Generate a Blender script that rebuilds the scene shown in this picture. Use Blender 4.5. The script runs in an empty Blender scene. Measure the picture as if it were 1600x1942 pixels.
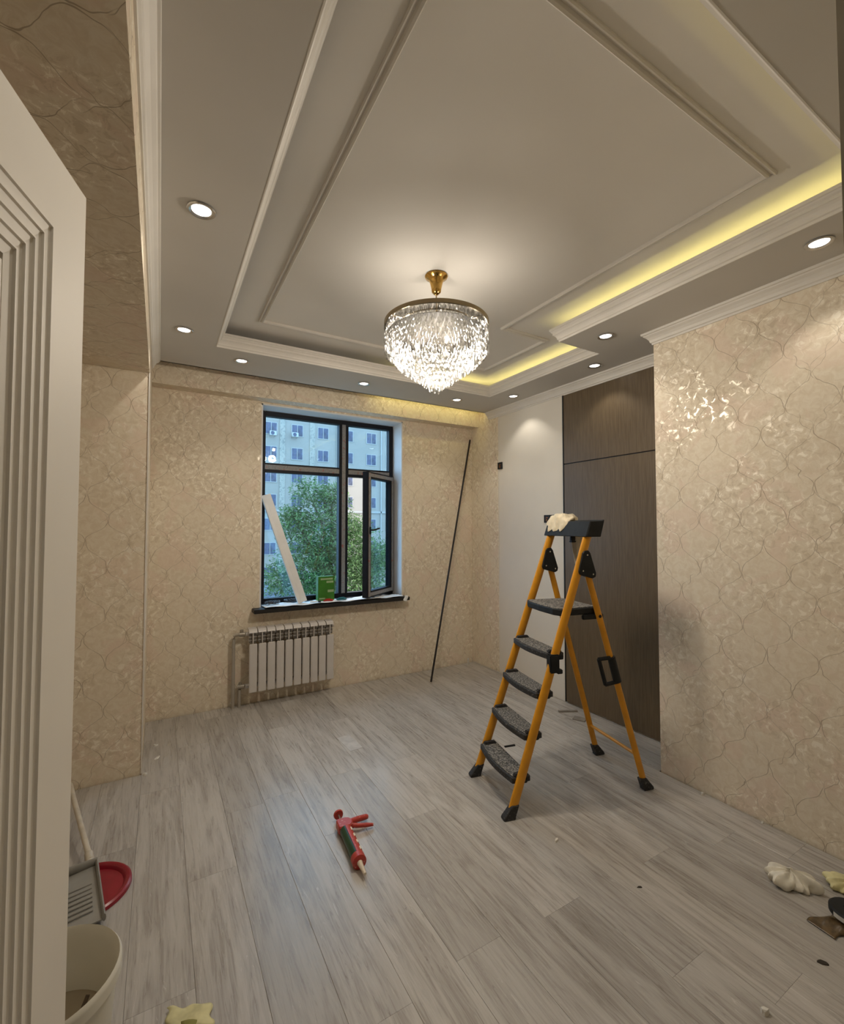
import bpy, bmesh, math, random
from mathutils import Vector, Matrix
R = math.radians
random.seed(7)
S = bpy.context.scene
COL = S.collection

# ------------------------------------------------------------------ camera, world, exposure
cam = bpy.data.cameras.new('camera'); cam.sensor_fit = 'HORIZONTAL'; cam.sensor_width = 36.0
cam.lens = 854.0 / 1600.0 * 36.0; cam.clip_start = 0.02; cam.clip_end = 400
camo = bpy.data.objects.new('camera', cam); COL.objects.link(camo)
camo.location = (0, 0, 1.45); camo.rotation_euler = (R(90 + 1.945), 0, R(-30.2))
S.camera = camo
S.view_settings.view_transform = 'Standard'; S.view_settings.look = 'None'
S.view_settings.gamma = 1.0; S.view_settings.use_curve_mapping = False
S.view_settings.exposure = 0.0
wd = bpy.data.worlds.new('sky'); S.world = wd; wd.use_nodes = True
bg = wd.node_tree.nodes['Background']; bg.inputs[0].default_value = (0.80, 0.90, 1.0, 1); bg.inputs[1].default_value = 4.2
cy = S.cycles; cy.max_bounces = 7; cy.diffuse_bounces = 4; cy.glossy_bounces = 2; cy.transparent_max_bounces = 20; cy.use_adaptive_sampling = True; cy.adaptive_threshold = .10; cy.caustics_reflective = False; cy.caustics_refractive = False; cy.sample_clamp_indirect = 4.0

CHANDELIER_W = 122.0
SPOT_W = 5.6
LED_STRENGTH = 13.0

# ------------------------------------------------------------------ node helpers / materials
class N:
    def __init__(s, name):
        s.m = bpy.data.materials.new(name); s.m.use_nodes = True
        s.t = s.m.node_tree; s.t.nodes.clear(); s.out = s.t.nodes.new('ShaderNodeOutputMaterial')
    def n(s, typ, **kw):
        x = s.t.nodes.new(typ)
        for k, v in kw.items(): setattr(x, k, v)
        return x
    def set(s, sock, v):
        if isinstance(v, bpy.types.NodeSocket): s.t.links.new(v, sock)
        elif v is not None: sock.default_value = v
    def math(s, op, a, b=None, c=None, clamp=False):
        x = s.n('ShaderNodeMath', operation=op); x.use_clamp = clamp
        s.set(x.inputs[0], a); s.set(x.inputs[1], b); s.set(x.inputs[2], c)
        return x.outputs[0]
    def mix(s, fac, a, b, blend='MIX'):
        x = s.n('ShaderNodeMix', data_type='RGBA', blend_type=blend)
        s.set(x.inputs[0], fac); s.set(x.inputs[6], a); s.set(x.inputs[7], b)
        return x.outputs[2]
    def ramp(s, fac, a, b):
        x = s.n('ShaderNodeMapRange'); x.clamp = True; x.interpolation_type = 'SMOOTHSTEP'
        s.set(x.inputs[0], fac); x.inputs[1].default_value = a; x.inputs[2].default_value = b
        return x.outputs[0]
    def noise(s, vec, scale, detail=2, rough=.5, dist=0, dim='2D'):
        x = s.n('ShaderNodeTexNoise', noise_dimensions=dim); s.set(x.inputs['Vector'], vec)
        x.inputs['Scale'].default_value = scale; x.inputs['Detail'].default_value = detail
        x.inputs['Roughness'].default_value = rough; x.inputs['Distortion'].default_value = dist
        return x.outputs[0]
    def pos(s):
        return s.n('ShaderNodeNewGeometry').outputs['Position']
    def obj(s):
        return s.n('ShaderNodeTexCoord').outputs['Object']
    def sep(s, v):
        x = s.n('ShaderNodeSeparateXYZ'); s.set(x.inputs[0], v); return x.outputs
    def comb(s, a, b, c):
        x = s.n('ShaderNodeCombineXYZ'); s.set(x.inputs[0], a); s.set(x.inputs[1], b); s.set(x.inputs[2], c); return x.outputs[0]
    def scale(s, v, sc):
        x = s.n('ShaderNodeMapping'); s.set(x.inputs[0], v); x.inputs['Scale'].default_value = sc; return x.outputs[0]
    def bump(s, h, strength, dist=.01):
        x = s.n('ShaderNodeBump'); s.set(x.inputs['Height'], h); x.inputs['Strength'].default_value = strength
        x.inputs['Distance'].default_value = dist; return x.outputs[0]
    def pbr(s, col, rough=.5, metal=0.0, normal=None, spec=.5, **kw):
        p = s.n('ShaderNodeBsdfPrincipled')
        s.set(p.inputs['Base Color'], col if isinstance(col, bpy.types.NodeSocket) else (*col, 1))
        s.set(p.inputs['Roughness'], rough); s.set(p.inputs['Metallic'], metal)
        s.set(p.inputs['Specular IOR Level'], spec)
        if normal is not None: s.set(p.inputs['Normal'], normal)
        for k, v in kw.items(): s.set(p.inputs[k], v)
        return p.outputs[0]
    def done(s, sh):
        s.t.links.new(sh, s.out.inputs[0]); return s.m

def c4(r, g, b): return (r, g, b, 1)

def plain(name, col, rough=.5, metal=0.0, var=.12, nscale=14, bump=0.0, spec=.5):
    """one colour with faint grain / dirt of its own"""
    k = N(name); o = k.obj()
    f = k.noise(o, nscale, 2, .6, 0, '3D')
    a = c4(*[max(0, x * (1 - var)) for x in col]); b = c4(*[min(1, x * (1 + var)) for x in col])
    c = k.mix(k.ramp(f, .3, .7), a, b)
    nrm = k.bump(k.noise(o, nscale * 6, 1, .5, 0, '3D'), bump, .004) if bump else None
    return k.done(k.pbr(c, rough, metal, nrm, spec))

def emit(name, col, strength):
    k = N(name); e = k.n('ShaderNodeEmission'); e.inputs[0].default_value = c4(*col); e.inputs[1].default_value = strength
    return k.done(e.outputs[0])

def speckled(name, base, speck, scale, lo, hi, rough=.7):
    k = N(name); o = k.obj()
    f = k.ramp(k.noise(o, scale, 3, .7, 0, '3D'), lo, hi)
    return k.done(k.pbr(k.mix(f, c4(*base), c4(*speck)), rough))

def wallpaper_mat():
    k = N('ogee_wallpaper')
    g = k.n('ShaderNodeNewGeometry'); P = k.sep(g.outputs['Position']); Nn = k.sep(g.outputs['True Normal'])
    ny = k.math('GREATER_THAN', k.math('ABSOLUTE', Nn[1]), .5)
    nz = k.math('GREATER_THAN', k.math('ABSOLUTE', Nn[2]), .5)
    def sel(f, a, b):   # f ? a : b
        return k.math('ADD', k.math('MULTIPLY', f, a), k.math('MULTIPLY', k.math('SUBTRACT', 1.0, f), b))
    u = sel(ny, P[0], P[1]); v = sel(nz, P[0], P[2])
    uvw = k.comb(u, v, 0.0)
    # hand drawn wobble
    wn = k.noise(uvw, 22, 1)
    wob = k.math('MULTIPLY', k.math('SUBTRACT', wn, .5), .018)
    wob2 = k.math('MULTIPLY', k.math('SUBTRACT', wn, .5), -.034)
    PW, Q = .207, .272
    ph = k.math('MULTIPLY', v, 2 * math.pi / Q)
    c = k.math('COSINE', ph); s2 = k.math('SINE', k.math('MULTIPLY', ph, 2.0)); c3 = k.math('COSINE', k.math('MULTIPLY', ph, 3.0))
    def dist(amp, sec, third, wb):
        off = k.math('ADD', k.math('ADD', k.math('MULTIPLY', c, amp * PW / 4), k.math('MULTIPLY', s2, sec * PW / 4)), k.math('MULTIPLY', c3, third * PW / 4))
        uu = k.math('ADD', u, wb)
        d1 = k.math('ABSOLUTE', k.math('SUBTRACT', k.math('FLOORED_MODULO', k.math('ADD', k.math('SUBTRACT', uu, off), PW / 2), PW), PW / 2))
        d2 = k.math('ABSOLUTE', k.math('SUBTRACT', k.math('FLOORED_MODULO', k.math('ADD', uu, off), PW), PW / 2))
        return k.math('MINIMUM', d1, d2)
    la = k.math('SUBTRACT', 1.0, k.ramp(dist(1.02, .08, -.10, wob), .0007, .0024))
    lb = k.math('SUBTRACT', 1.0, k.ramp(dist(.80, -.30, .06, wob2), .0005, .0019))
    big = k.noise(uvw, 4.6, 2, .6, .6)
    fine = k.noise(uvw, 30, 4, .70, .5)
    brk = k.ramp(k.noise(uvw, 8, 1), .34, .55)      # lines fade in and out
    line = k.math('MAXIMUM', k.math('MULTIPLY', la, k.math('MULTIPLY_ADD', brk, .72, .28)), k.math('MULTIPLY', lb, k.math('SUBTRACT', 1.0, brk)))
    # mottled ground, pinkish here and there, with pale pearly flakes
    ground = k.mix(k.ramp(fine, .34, .66), c4(.70, .60, .455), c4(.765, .68, .54))
    ground = k.mix(k.math('MULTIPLY', k.ramp(big, .52, .66), .5), ground, c4(.74, .585, .465))
    area = k.ramp(k.noise(uvw, 3.0, 1), .40, .60)
    flake = k.math('MULTIPLY', k.ramp(fine, .575, .625), area)
    dark = k.math('MULTIPLY', k.ramp(fine, .44, .38), k.math('MULTIPLY', area, .35))
    col = k.mix(k.math('MULTIPLY', flake, .85), ground, c4(.92, .85, .72))
    col = k.mix(dark, col, c4(.50, .41, .29))
    col = k.mix(k.math('MULTIPLY', line, .74), col, c4(.30, .225, .145))
    rough = k.math('MULTIPLY_ADD', flake, -.26, .62)
    metal = k.math('MULTIPLY', flake, .25)
    return k.done(k.pbr(col, rough, metal, None, .4))

def floor_mat():
    k = N('washed_oak_laminate'); P = k.pos(); p = k.sep(P)
    rnd = k.n('ShaderNodeObjectInfo').outputs['Random']
    off = k.math('MULTIPLY', rnd, 37.0)
    v = k.comb(k.math('ADD', p[0], off), k.math('ADD', p[1], k.math('MULTIPLY', rnd, 13.0)), 0.0)
    g1 = k.noise(k.scale(v, (11, 1.1, 1)), 1.6, 3, .62, .9)
    g2 = k.noise(k.scale(v, (62, 3.4, 1)), 1.5, 3, .72, .6)
    cr = k.noise(k.scale(v, (24, 2.2, 1)), 1.7, 4, .74, 2.6)
    col = k.mix(k.ramp(g1, .30, .68), c4(.295, .268, .240), c4(.430, .404, .372))
    col = k.mix(k.math('MULTIPLY', k.ramp(g2, .42, .64), .40), col, c4(.50, .475, .445))
    sp = k.ramp(g1, .56, .40)
    crk = k.math('MULTIPLY', k.ramp(cr, .60, .68), k.math('MULTIPLY_ADD', sp, .75, .15))
    col = k.mix(k.math('MULTIPLY', crk, .60), col, c4(.175, .150, .128))
    pal = k.math('MULTIPLY', k.ramp(cr, .36, .29), .55)
    col = k.mix(pal, col, c4(.62, .60, .575))
    tone = k.math('MULTIPLY_ADD', rnd, .20, .90)
    hs = k.n('ShaderNodeHueSaturation'); k.set(hs.inputs['Color'], col); k.set(hs.inputs['Value'], tone)
    rough = k.math('MULTIPLY_ADD', g2, .20, .20)
    return k.done(k.pbr(hs.outputs[0], rough, 0, None, .5))

def brown_veneer():
    k = N('brown_veneer'); P = k.pos(); v = k.scale(P, (1, 26, 1.2))
    f = k.noise(v, 5, 2, .6, .3, '3D')
    return k.done(k.pbr(k.mix(k.ramp(f, .3, .7), c4(.098, .067, .036), c4(.132, .094, .053)), .42))

def glass_mat(name, tint):
    k = N(name); t = k.n('ShaderNodeBsdfTransparent'); t.inputs[0].default_value = c4(*tint)
    g = k.n('ShaderNodeBsdfGlossy'); g.inputs['Roughness'].default_value = .02
    g.inputs['Color'].default_value = c4(.8, .9, 1)
    m = k.n('ShaderNodeMixShader'); m.inputs[0].default_value = .06
    k.t.links.new(t.outputs[0], m.inputs[1]); k.t.links.new(g.outputs[0], m.inputs[2])
    return k.done(m.outputs[0])

def crystal_mat():
    k = N('cut_crystal'); f = k.noise(k.pos(), 130, 1, .5, 0, '3D')
    tr = k.n('ShaderNodeBsdfTransparent'); tr.inputs[0].default_value = c4(.98, .98, .98)
    tl = k.n('ShaderNodeBsdfTranslucent')
    k.set(tl.inputs[0], k.mix(k.ramp(f, .46, .60), c4(.003, .003, .002), c4(.078, .076, .066)))
    gl = k.n('ShaderNodeBsdfGlossy'); gl.inputs['Roughness'].default_value = .20; gl.inputs['Color'].default_value = c4(.55, .54, .52)
    m1 = k.n('ShaderNodeMixShader'); m1.inputs[0].default_value = .45
    k.t.links.new(tl.outputs[0], m1.inputs[1]); k.t.links.new(gl.outputs[0], m1.inputs[2])
    m2 = k.n('ShaderNodeMixShader'); m2.inputs[0].default_value = .30
    k.t.links.new(tr.outputs[0], m2.inputs[1]); k.t.links.new(m1.outputs[0], m2.inputs[2])
    return k.done(m2.outputs[0])

def tape_mat():
    k = N('printed_protective_tape'); o = k.pos()
    p = k.sep(o)
    f = k.noise(o, 60, 2, .7, 0, '3D')
    d = k.ramp(k.noise(o, 190, 1, .5, 0, '3D'), .58, .63)
    c = k.mix(k.math('MULTIPLY', d, k.ramp(f, .42, .55)), c4(.26, .255, .25), c4(.05, .045, .05))
    red = k.math('MULTIPLY', k.ramp(k.noise(o, 33, 1, .5, 0, '3D'), .66, .70), .7)
    return k.done(k.pbr(k.mix(red, c, c4(.35, .07, .06)), .5))

def gradient_leaf():
    k = N('leaf_green'); o = k.pos()
    f = k.noise(o, 3.5, 1, .5, 0, '3D')
    c = k.mix(k.ramp(f, .35, .65), c4(.060, .115, .045), c4(.19, .28, .115))
    d = k.n('ShaderNodeBsdfDiffuse'); k.set(d.inputs[0], c)
    t = k.n('ShaderNodeBsdfTranslucent'); k.set(t.inputs[0], c)
    m = k.n('ShaderNodeMixShader'); m.inputs[0].default_value = .4
    k.t.links.new(d.outputs[0], m.inputs[1]); k.t.links.new(t.outputs[0], m.inputs[2])
    return k.done(m.outputs[0])

M = {}
M['paper'] = wallpaper_mat()
M['floor'] = floor_mat()
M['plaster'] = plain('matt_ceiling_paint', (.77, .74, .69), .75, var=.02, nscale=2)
M['soffit'] = plain('shade_darkened_soffit', (.57, .545, .505), .8, var=.02, nscale=2)  # ceiling white darkened: the soffit's dimmer light is put into the colour
M['led_dim'] = emit('dim_yellow_led', (1.0, .82, .30), LED_STRENGTH * .35)
M['mould'] = plain('moulding_paint', (.70, .665, .61), .55, var=.03, nscale=5)
M['white_wall'] = plain('painted_wall', (.73, .68, .595), .6, var=.02, nscale=3)
M['reveal'] = plain('white_reveal', (.74, .74, .75), .5, var=.02, nscale=4)
M['subfloor'] = plain('dark_joint', (.07, .058, .045), .9)
M['door'] = plain('satin_white_door', (.79, .745, .67), .55, var=.02, nscale=3)
M['jamb'] = plain('grey_brown_jamb', (.42, .37, .27), .6, var=.1)
M['hall'] = plain('hall_paint', (.40, .36, .30), .8, var=.02)
M['veneer'] = brown_veneer()
M['black_gap'] = plain('black_edge', (.012, .010, .009), .5)
M['frame'] = plain('black_window_profile', (.010, .011, .016), .5, spec=.2)
M['tape'] = tape_mat()
M['glass'] = glass_mat('blue_tinted_glass', (.66, .86, 1.0))
M['sill'] = speckled('dark_stone_sill', (.008, .007, .007), (.09, .08, .07), 60, .70, .76, .55)
M['filmgrey'] = plain('pale_grey_film', (.50, .48, .46), .5)
M['paperwhite'] = plain('white_sheet', (.78, .80, .80), .7, var=.06, nscale=20)
M['rad'] = plain('white_enamel', (.60, .565, .535), .35, var=.02)
M['rad_dark'] = plain('grey_enamel_and_grille_shade', (.16, .145, .125), .5)
M['pipe'] = plain('grey_painted_pipe', (.36, .325, .275), .45, var=.06)
M['brass_valve'] = plain('dull_valve_metal', (.34, .31, .26), .4, .5)
M['gold'] = plain('polished_gold', (.72, .45, .13), .18, 1.0, var=.03)
M['champagne'] = plain('brushed_gold_rim', (.42, .34, .22), .35, .9, var=.05)
M['plate'] = plain('black_light_baffle', (.004, .0035, .003), .9, spec=.05)
M['crystal'] = crystal_mat()
M['bulb'] = emit('lit_bulb', (1, .90, .74), 2.2)
M['spotlens'] = emit('lit_spot_lens', (1, .97, .92), 6)
M['chrome'] = plain('chrome_bezel', (.55, .54, .52), .22, .9, var=.03)
M['led'] = emit('warm_yellow_led', (1.0, .87, .33), LED_STRENGTH)
M['ladder'] = plain('orange_yellow_enamel', (.66, .29, .012), .36, var=.1, nscale=9)
M['rubber'] = speckled('dusty_black_rubber', (.018, .018, .019), (.16, .15, .14), 90, .56, .72, .65)
M['tread'] = speckled('paint_dusted_tread', (.045, .045, .044), (.33, .31, .28), 120, .42, .66, .85)
M['blackplastic'] = plain('black_plastic', (.014, .016, .018), .55, var=.2, spec=.25)
M['screw'] = plain('bright_screw', (.6, .6, .58), .25, .9)
M['cloth'] = plain('cream_cloth', (.62, .545, .40), .9, var=.12, nscale=25)
M['ragwhite'] = plain('off_white_cloth', (.74, .70, .60), .9, var=.1, nscale=25)
M['greycloth'] = plain('thin_grey_cloth', (.56, .49, .37), .9, var=.12, nscale=25)
M['red'] = speckled('scuffed_red_metal', (.42, .040, .030), (.62, .36, .30), 70, .60, .72, .4)
M['redlid'] = plain('red_plastic', (.26, .010, .022), .3, var=.1)
M['green_tube'] = plain('dark_green_tube', (.012, .05, .018), .35)
M['nozzle'] = plain('cream_nozzle', (.70, .60, .47), .45)
M['steel'] = plain('steel_rod', (.42, .38, .35), .35, .8)
M['rod'] = plain('black_rod', (.010, .008, .009), .4)
M['bucket'] = plain('cloudy_white_plastic', (.74, .71, .61), .4, var=.04, nscale=6)
M['water'] = plain('pale_cloudy_residue', (.36, .30, .21), .3, var=.06, nscale=8)
M['stick'] = plain('brown_stick', (.07, .045, .025), .6)
M['dustpan'] = plain('grey_plastic', (.27, .26, .235), .45, var=.06)
M['pole'] = plain('cream_pole', (.52, .47, .385), .45)
M['yellow_paper'] = plain('yellowed_paper', (.60, .55, .30), .8, var=.15, nscale=22)
M['olive'] = plain('olive_print', (.22, .20, .05), .8)
M['box_green'] = plain('green_card', (.035, .17, .012), .5, var=.1)
M['box_text'] = plain('pale_green_print', (.30, .42, .22), .6)
M['foam'] = plain('white_trim_board', (.76, .755, .745), .45, var=.03)
M['red_item'] = plain('red_plastic_tool', (.45, .03, .02), .4)
M['teal'] = plain('teal_plastic', (.02, .16, .18), .4)
M['cable'] = plain('dark_cable', (.03, .032, .04), .5)
M['brown_wrap'] = plain('brown_film', (.10, .065, .03), .25, var=.4, nscale=30)
M['label'] = plain('white_label', (.62, .62, .60), .6)
M['copper'] = plain('copper_terminal', (.35, .14, .06), .4, .6)
M['crumb'] = plain('plaster_crumb', (.66, .63, .57), .9)
M['darkbit'] = plain('dark_chip', (.035, .028, .02), .8)
M['greybit'] = plain('grey_offcut', (.22, .195, .165), .8)
M['facade'] = plain('cream_render', (.305, .275, .240), .9, var=.04, nscale=.4)
M['band'] = speckled('ornament_band', (.36, .33, .28), (.22, .21, .19), 6, .5, .6, .9)
M['winblue'] = plain('dark_window_glass', (.055, .060, .105), .4, var=.4, nscale=1.5)
M['winframe'] = plain('window_frame_white', (.34, .33, .31), .6)
M['ground'] = plain('yard_ground', (.26, .235, .185), .9, var=.15, nscale=.6)
M['roof'] = plain('blue_grey_roof', (.12, .13, .165), .7)
M['bark'] = plain('bark', (.10, .075, .055), .9, var=.3)
M['leaf'] = gradient_leaf()
M['ac'] = plain('ac_white', (.42, .42, .41), .5)

# ------------------------------------------------------------------ mesh helpers
def tag(o, label=None, cat=None, group=None, kind=None):
    if label: o['label'] = label
    if cat: o['category'] = cat
    if group: o['group'] = group
    if kind: o['kind'] = kind
    return o

def obj(name, bm, mat, parent=None, smooth=False, loc=None, rot=None):
    me = bpy.data.meshes.new(name)
    bmesh.ops.recalc_face_normals(bm, faces=bm.faces)
    bm.to_mesh(me); bm.free()
    me.materials.append(M[mat] if isinstance(mat, str) else mat)
    if smooth:
        for p in me.polygons: p.use_smooth = True
        try: me.set_sharp_from_angle(angle=R(40))
        except Exception: pass
    o = bpy.data.objects.new(name, me); COL.objects.link(o)
    if parent: o.parent = parent
    if loc: o.location = loc
    if rot: o.rotation_euler = rot
    return o

def empty(name, loc=(0, 0, 0), rz=0, rot=None):
    o = bpy.data.objects.new(name, None); COL.objects.link(o); o.empty_display_size = .05
    o.location = loc; o.rotation_euler = rot if rot else (0, 0, rz)
    return o

def B(): return bmesh.new()

def box(bm, x0, x1, y0, y1, z0, z1, bev=0.0):
    r = bmesh.ops.create_cube(bm, size=1.0, matrix=Matrix.Translation(((x0 + x1) / 2, (y0 + y1) / 2, (z0 + z1) / 2)) @ Matrix.Diagonal((abs(x1 - x0), abs(y1 - y0), abs(z1 - z0), 1)))
    if bev > 0:
        es = list({e for v in r['verts'] for e in v.link_edges})
        bmesh.ops.bevel(bm, geom=es, offset=bev, segments=2, affect='EDGES', clamp_overlap=True)
    return bm

def prism(bm, pts, z0, z1, axis='z'):
    """extrude polygon; axis names the extrusion direction"""
    def mk(p, h):
        if axis == 'z': return (p[0], p[1], h)
        if axis == 'y': return (p[0], h, p[1])
        return (h, p[0], p[1])
    a = [bm.verts.new(mk(p, z0)) for p in pts]; b = [bm.verts.new(mk(p, z1)) for p in pts]
    n = len(pts)
    bm.faces.new(a[::-1]); bm.faces.new(b)
    for i in range(n): bm.faces.new((a[i], a[(i + 1) % n], b[(i + 1) % n], b[i]))
    return bm

def tube(bm, pts, rad, seg=10, rad2=None, cap=True, up=None):
    """tube along points; rad scalar/list; rad2 gives an oval (second axis)"""
    pts = [Vector(p) for p in pts]; rings = []
    for i, p in enumerate(pts):
        t = (pts[min(i + 1, len(pts) - 1)] - pts[max(i - 1, 0)]).normalized()
        u = Vector(up) if up else (Vector((0, 0, 1)) if abs(t.z) < .9 else Vector((1, 0, 0)))
        s = t.cross(u).normalized(); w = s.cross(t).normalized()
        r = rad[i] if isinstance(rad, (list, tuple)) else rad
        r2 = r if rad2 is None else (rad2[i] if isinstance(rad2, (list, tuple)) else rad2)
        rings.append([bm.verts.new(p + s * r * math.cos(2 * math.pi * j / seg) + w * r2 * math.sin(2 * math.pi * j / seg)) for j in range(seg)])
    for a, b in zip(rings, rings[1:]):
        for j in range(seg): bm.faces.new((a[j], a[(j + 1) % seg], b[(j + 1) % seg], b[j]))
    if cap:
        bm.faces.new(rings[0][::-1]); bm.faces.new(rings[-1])
    return bm

def lathe(bm, prof, seg=32, c=(0, 0, 0), closed=False):
    rings = []
    for r, z in prof:
        if r < 1e-6: rings.append([bm.verts.new((c[0], c[1], c[2] + z))])
        else: rings.append([bm.verts.new((c[0] + r * math.cos(2 * math.pi * j / seg), c[1] + r * math.sin(2 * math.pi * j / seg), c[2] + z)) for j in range(seg)])
    pr = list(zip(rings, rings[1:]))
    if closed: pr.append((rings[-1], rings[0]))
    for a, b in pr:
        for j in range(seg):
            k = (j + 1) % seg
            if len(a) == 1 and len(b) == 1: continue
            if len(a) == 1: bm.faces.new((a[0], b[j], b[k]))
            elif len(b) == 1: bm.faces.new((a[j], a[k], b[0]))
            else: bm.faces.new((a[j], a[k], b[k], b[j]))
    return bm

def sweep(bm, path, prof, closed=False):
    """profile [(inward offset, z)] along a 2D path; offset is to the right of travel, mitred"""
    n = len(path); P = [Vector(p) for p in path]; rings = []
    for i in range(n):
        d0 = (P[i] - P[i - 1]).normalized() if (closed or i > 0) else None
        d1 = (P[(i + 1) % n] - P[i]).normalized() if (closed or i < n - 1) else None
        d0 = d0 or d1; d1 = d1 or d0
        n0 = Vector((d0.y, -d0.x)); n1 = Vector((d1.y, -d1.x))
        m = (n0 + n1); m = m / max(m.dot(n0), .2)
        rings.append([bm.verts.new((P[i].x + m.x * o, P[i].y + m.y * o, z)) for o, z in prof])
    k = len(prof)
    pr = list(zip(rings, rings[1:])) + ([(rings[-1], rings[0])] if closed else [])
    for a, b in pr:
        for j in range(k): bm.faces.new((a[j], a[(j + 1) % k], b[(j + 1) % k], b[j]))
    if not closed:
        bm.faces.new(rings[0]); bm.faces.new(rings[-1][::-1])
    return bm

def quadgrid(bm, fn, nu, nv):
    g = [[bm.verts.new(fn(i / nu, j / nv)) for j in range(nv + 1)] for i in range(nu + 1)]
    for i in range(nu):
        for j in range(nv): bm.faces.new((g[i][j], g[i + 1][j], g[i + 1][j + 1], g[i][j + 1]))
    return bm

def solidify(o, t):
    m = o.modifiers.new('thickness', 'SOLIDIFY'); m.thickness = t; m.offset = 0; return o

def struct(name, bm, mat, label, parent=None, cat=None, smooth=False):
    o = obj(name, bm, mat, parent, smooth)
    if parent is None: tag(o, label, cat or name.split('_')[0], kind='structure')
    return o

# ------------------------------------------------------------------ the room's measures
XL, XR, XP = -.068, 2.95, 2.60        # left wall line, right wall, face of the wall that stands forward
YW, YP, YJ = 3.98, 3.16, 1.643        # window wall, pier face, end of the forward wall
ZC, ZM, ZB = 2.64, 2.78, 2.383        # soffit, raised ceiling, low beam
YN = .137                              # room face of the near wall
YE, YB = 3.70, 3.85                    # soffit edge before the curtain recess, face of the lintel beam

# ------------------------------------------------------------------ floor: planks on a dark base
fl = struct('floor', box(B(), -.95, XR, -1.3, YW, -.05, -.010), 'subfloor', 'washed grey oak laminate floor covering the whole room', cat='floor')
plank_cache = {}
def plank(x0, x1, y0, y1):
    w, l = round(x1 - x0, 4), round(y1 - y0, 4)
    key = (w, l)
    if key not in plank_cache:
        bm = B(); h = .009; c = .0008
        prism(bm, [(-w / 2, -h), (w / 2, -h), (w / 2, -c), (w / 2 - c, 0), (-w / 2 + c, 0), (-w / 2, -c)], -l / 2, l / 2, 'y')
        o = obj('plank', bm, 'floor', fl); plank_cache[key] = o.data
    else:
        o = bpy.data.objects.new('plank', plank_cache[key]); COL.objects.link(o); o.parent = fl
    o.location = ((x0 + x1) / 2, (y0 + y1) / 2, 0)
GAP = .0003
cols = []
x = 2.592
while x > -.9:
    cols.append((x - .19, x, -1.25, YW - .013 if x - .19 > XL - .01 else YP - .008)); x -= .19
cols.append((2.592, 2.782, YJ + .006, YW - .013)); cols.append((2.782, 2.942, YJ + .006, YW - .013))
for i, (x0, x1, ya, yb) in enumerate(cols):
    y = ya - random.random() * 1.2
    while y < yb:
        a, b = max(y, ya), min(y + 1.29, yb)
        if b - a > .05: plank(x0 + GAP, x1 - GAP, a + GAP, b - GAP)
        y += 1.29

# ------------------------------------------------------------------ walls
OX0, OX1, OZ0, OZ1 = .735, 2.092, .745, 2.508    # window opening
bm = B(); TH = YW + .29
box(bm, -.95, OX0, YW, TH, -.05, 2.9); box(bm, OX1, XR + .2, YW, TH, -.05, 2.9)
box(bm, OX0, OX1, YW, TH, -.05, OZ0); box(bm, OX0, OX1, YW, TH, OZ1, 2.9)
struct('wall_window', bm, 'paper', 'beige patterned wallpaper wall with the window in it')
bm = B(); box(bm, XL, XR, YB, YW, 2.522, 2.9)
struct('trim_1', bm, 'paper', 'wallpapered lintel beam running along the top of the window wall', cat='beam')
bm = B(); t = .012
box(bm, OX0, OX0 + t, YW + .001, 4.17, OZ0, OZ1); box(bm, OX1 - t, OX1, YW + .001, 4.17, OZ0, OZ1); box(bm, OX0, OX1, YW + .001, 4.17, OZ1 - t, OZ1)
struct('trim_2', bm, 'reveal', 'smooth white plastered reveal lining the window opening', cat='reveal')
wr = struct('wall_right', box(B(), XR, XR + .2, YN, YW, -.05, 2.9), 'white_wall', 'plain off-white painted wall between window corner and brown cabinet front')
obj('wallpaper_strip', box(B(), XR - .003, XR, 3.53, YW - .001, .012, 2.9), 'paper', wr)
obj('wallpaper_edge', box(B(), XR - .0045, XR, 3.524, 3.530, .012, 2.62), 'white_wall', wr)
struct('wall_right_front', box(B(), XP, XR - .001, YN, YJ, -.009, 2.9), 'paper', 'wallpapered wall standing forward on the right with ogee pattern', cat='wall')
struct('wall_left', box(B(), -.95, XL, YP, YW - .001, -.009, 2.9), 'paper', 'wallpapered pier left of the window wall', cat='wall')
struct('trim_3', box(B(), XL - .004, XL + .003, YP - .004, YP + .003, .004, ZB), 'mould', 'thin pale corner bead down the edge of the left pier', cat='corner bead')
struct('ceiling_nook', box(B(), -.95, XL, YN, YP - .001, ZB, 2.9), 'paper', 'wallpapered underside of the dropped beam above the open door', cat='beam')
struct('wall_nook', box(B(), -1.1, -.95, -1.4, YW + .2, -.05, 2.9), 'paper', 'wallpapered left end wall of the nook behind the door', cat='wall')
bm = B()
box(bm, .475, XR + .2, .02, YN, 0, 2.9); box(bm, -.95, -.375, .02, YN, 0, 2.9); box(bm, -.375, .475, .02, YN, 2.10, 2.9)
struct('wall_near', bm, 'jamb', 'near wall holding the doorway the view is taken from', cat='wall')
bm = B(); box(bm, 1.3, 1.4, -1.3, .019, 0, 2.7); box(bm, -.95, 1.4, -1.4, -1.3, 0, 2.7); box(bm, -.95, 1.4, -1.3, .019, 2.6, 2.7)
struct('wall_hall', bm, 'hall', 'dim hallway shell behind the doorway', cat='wall')

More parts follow.
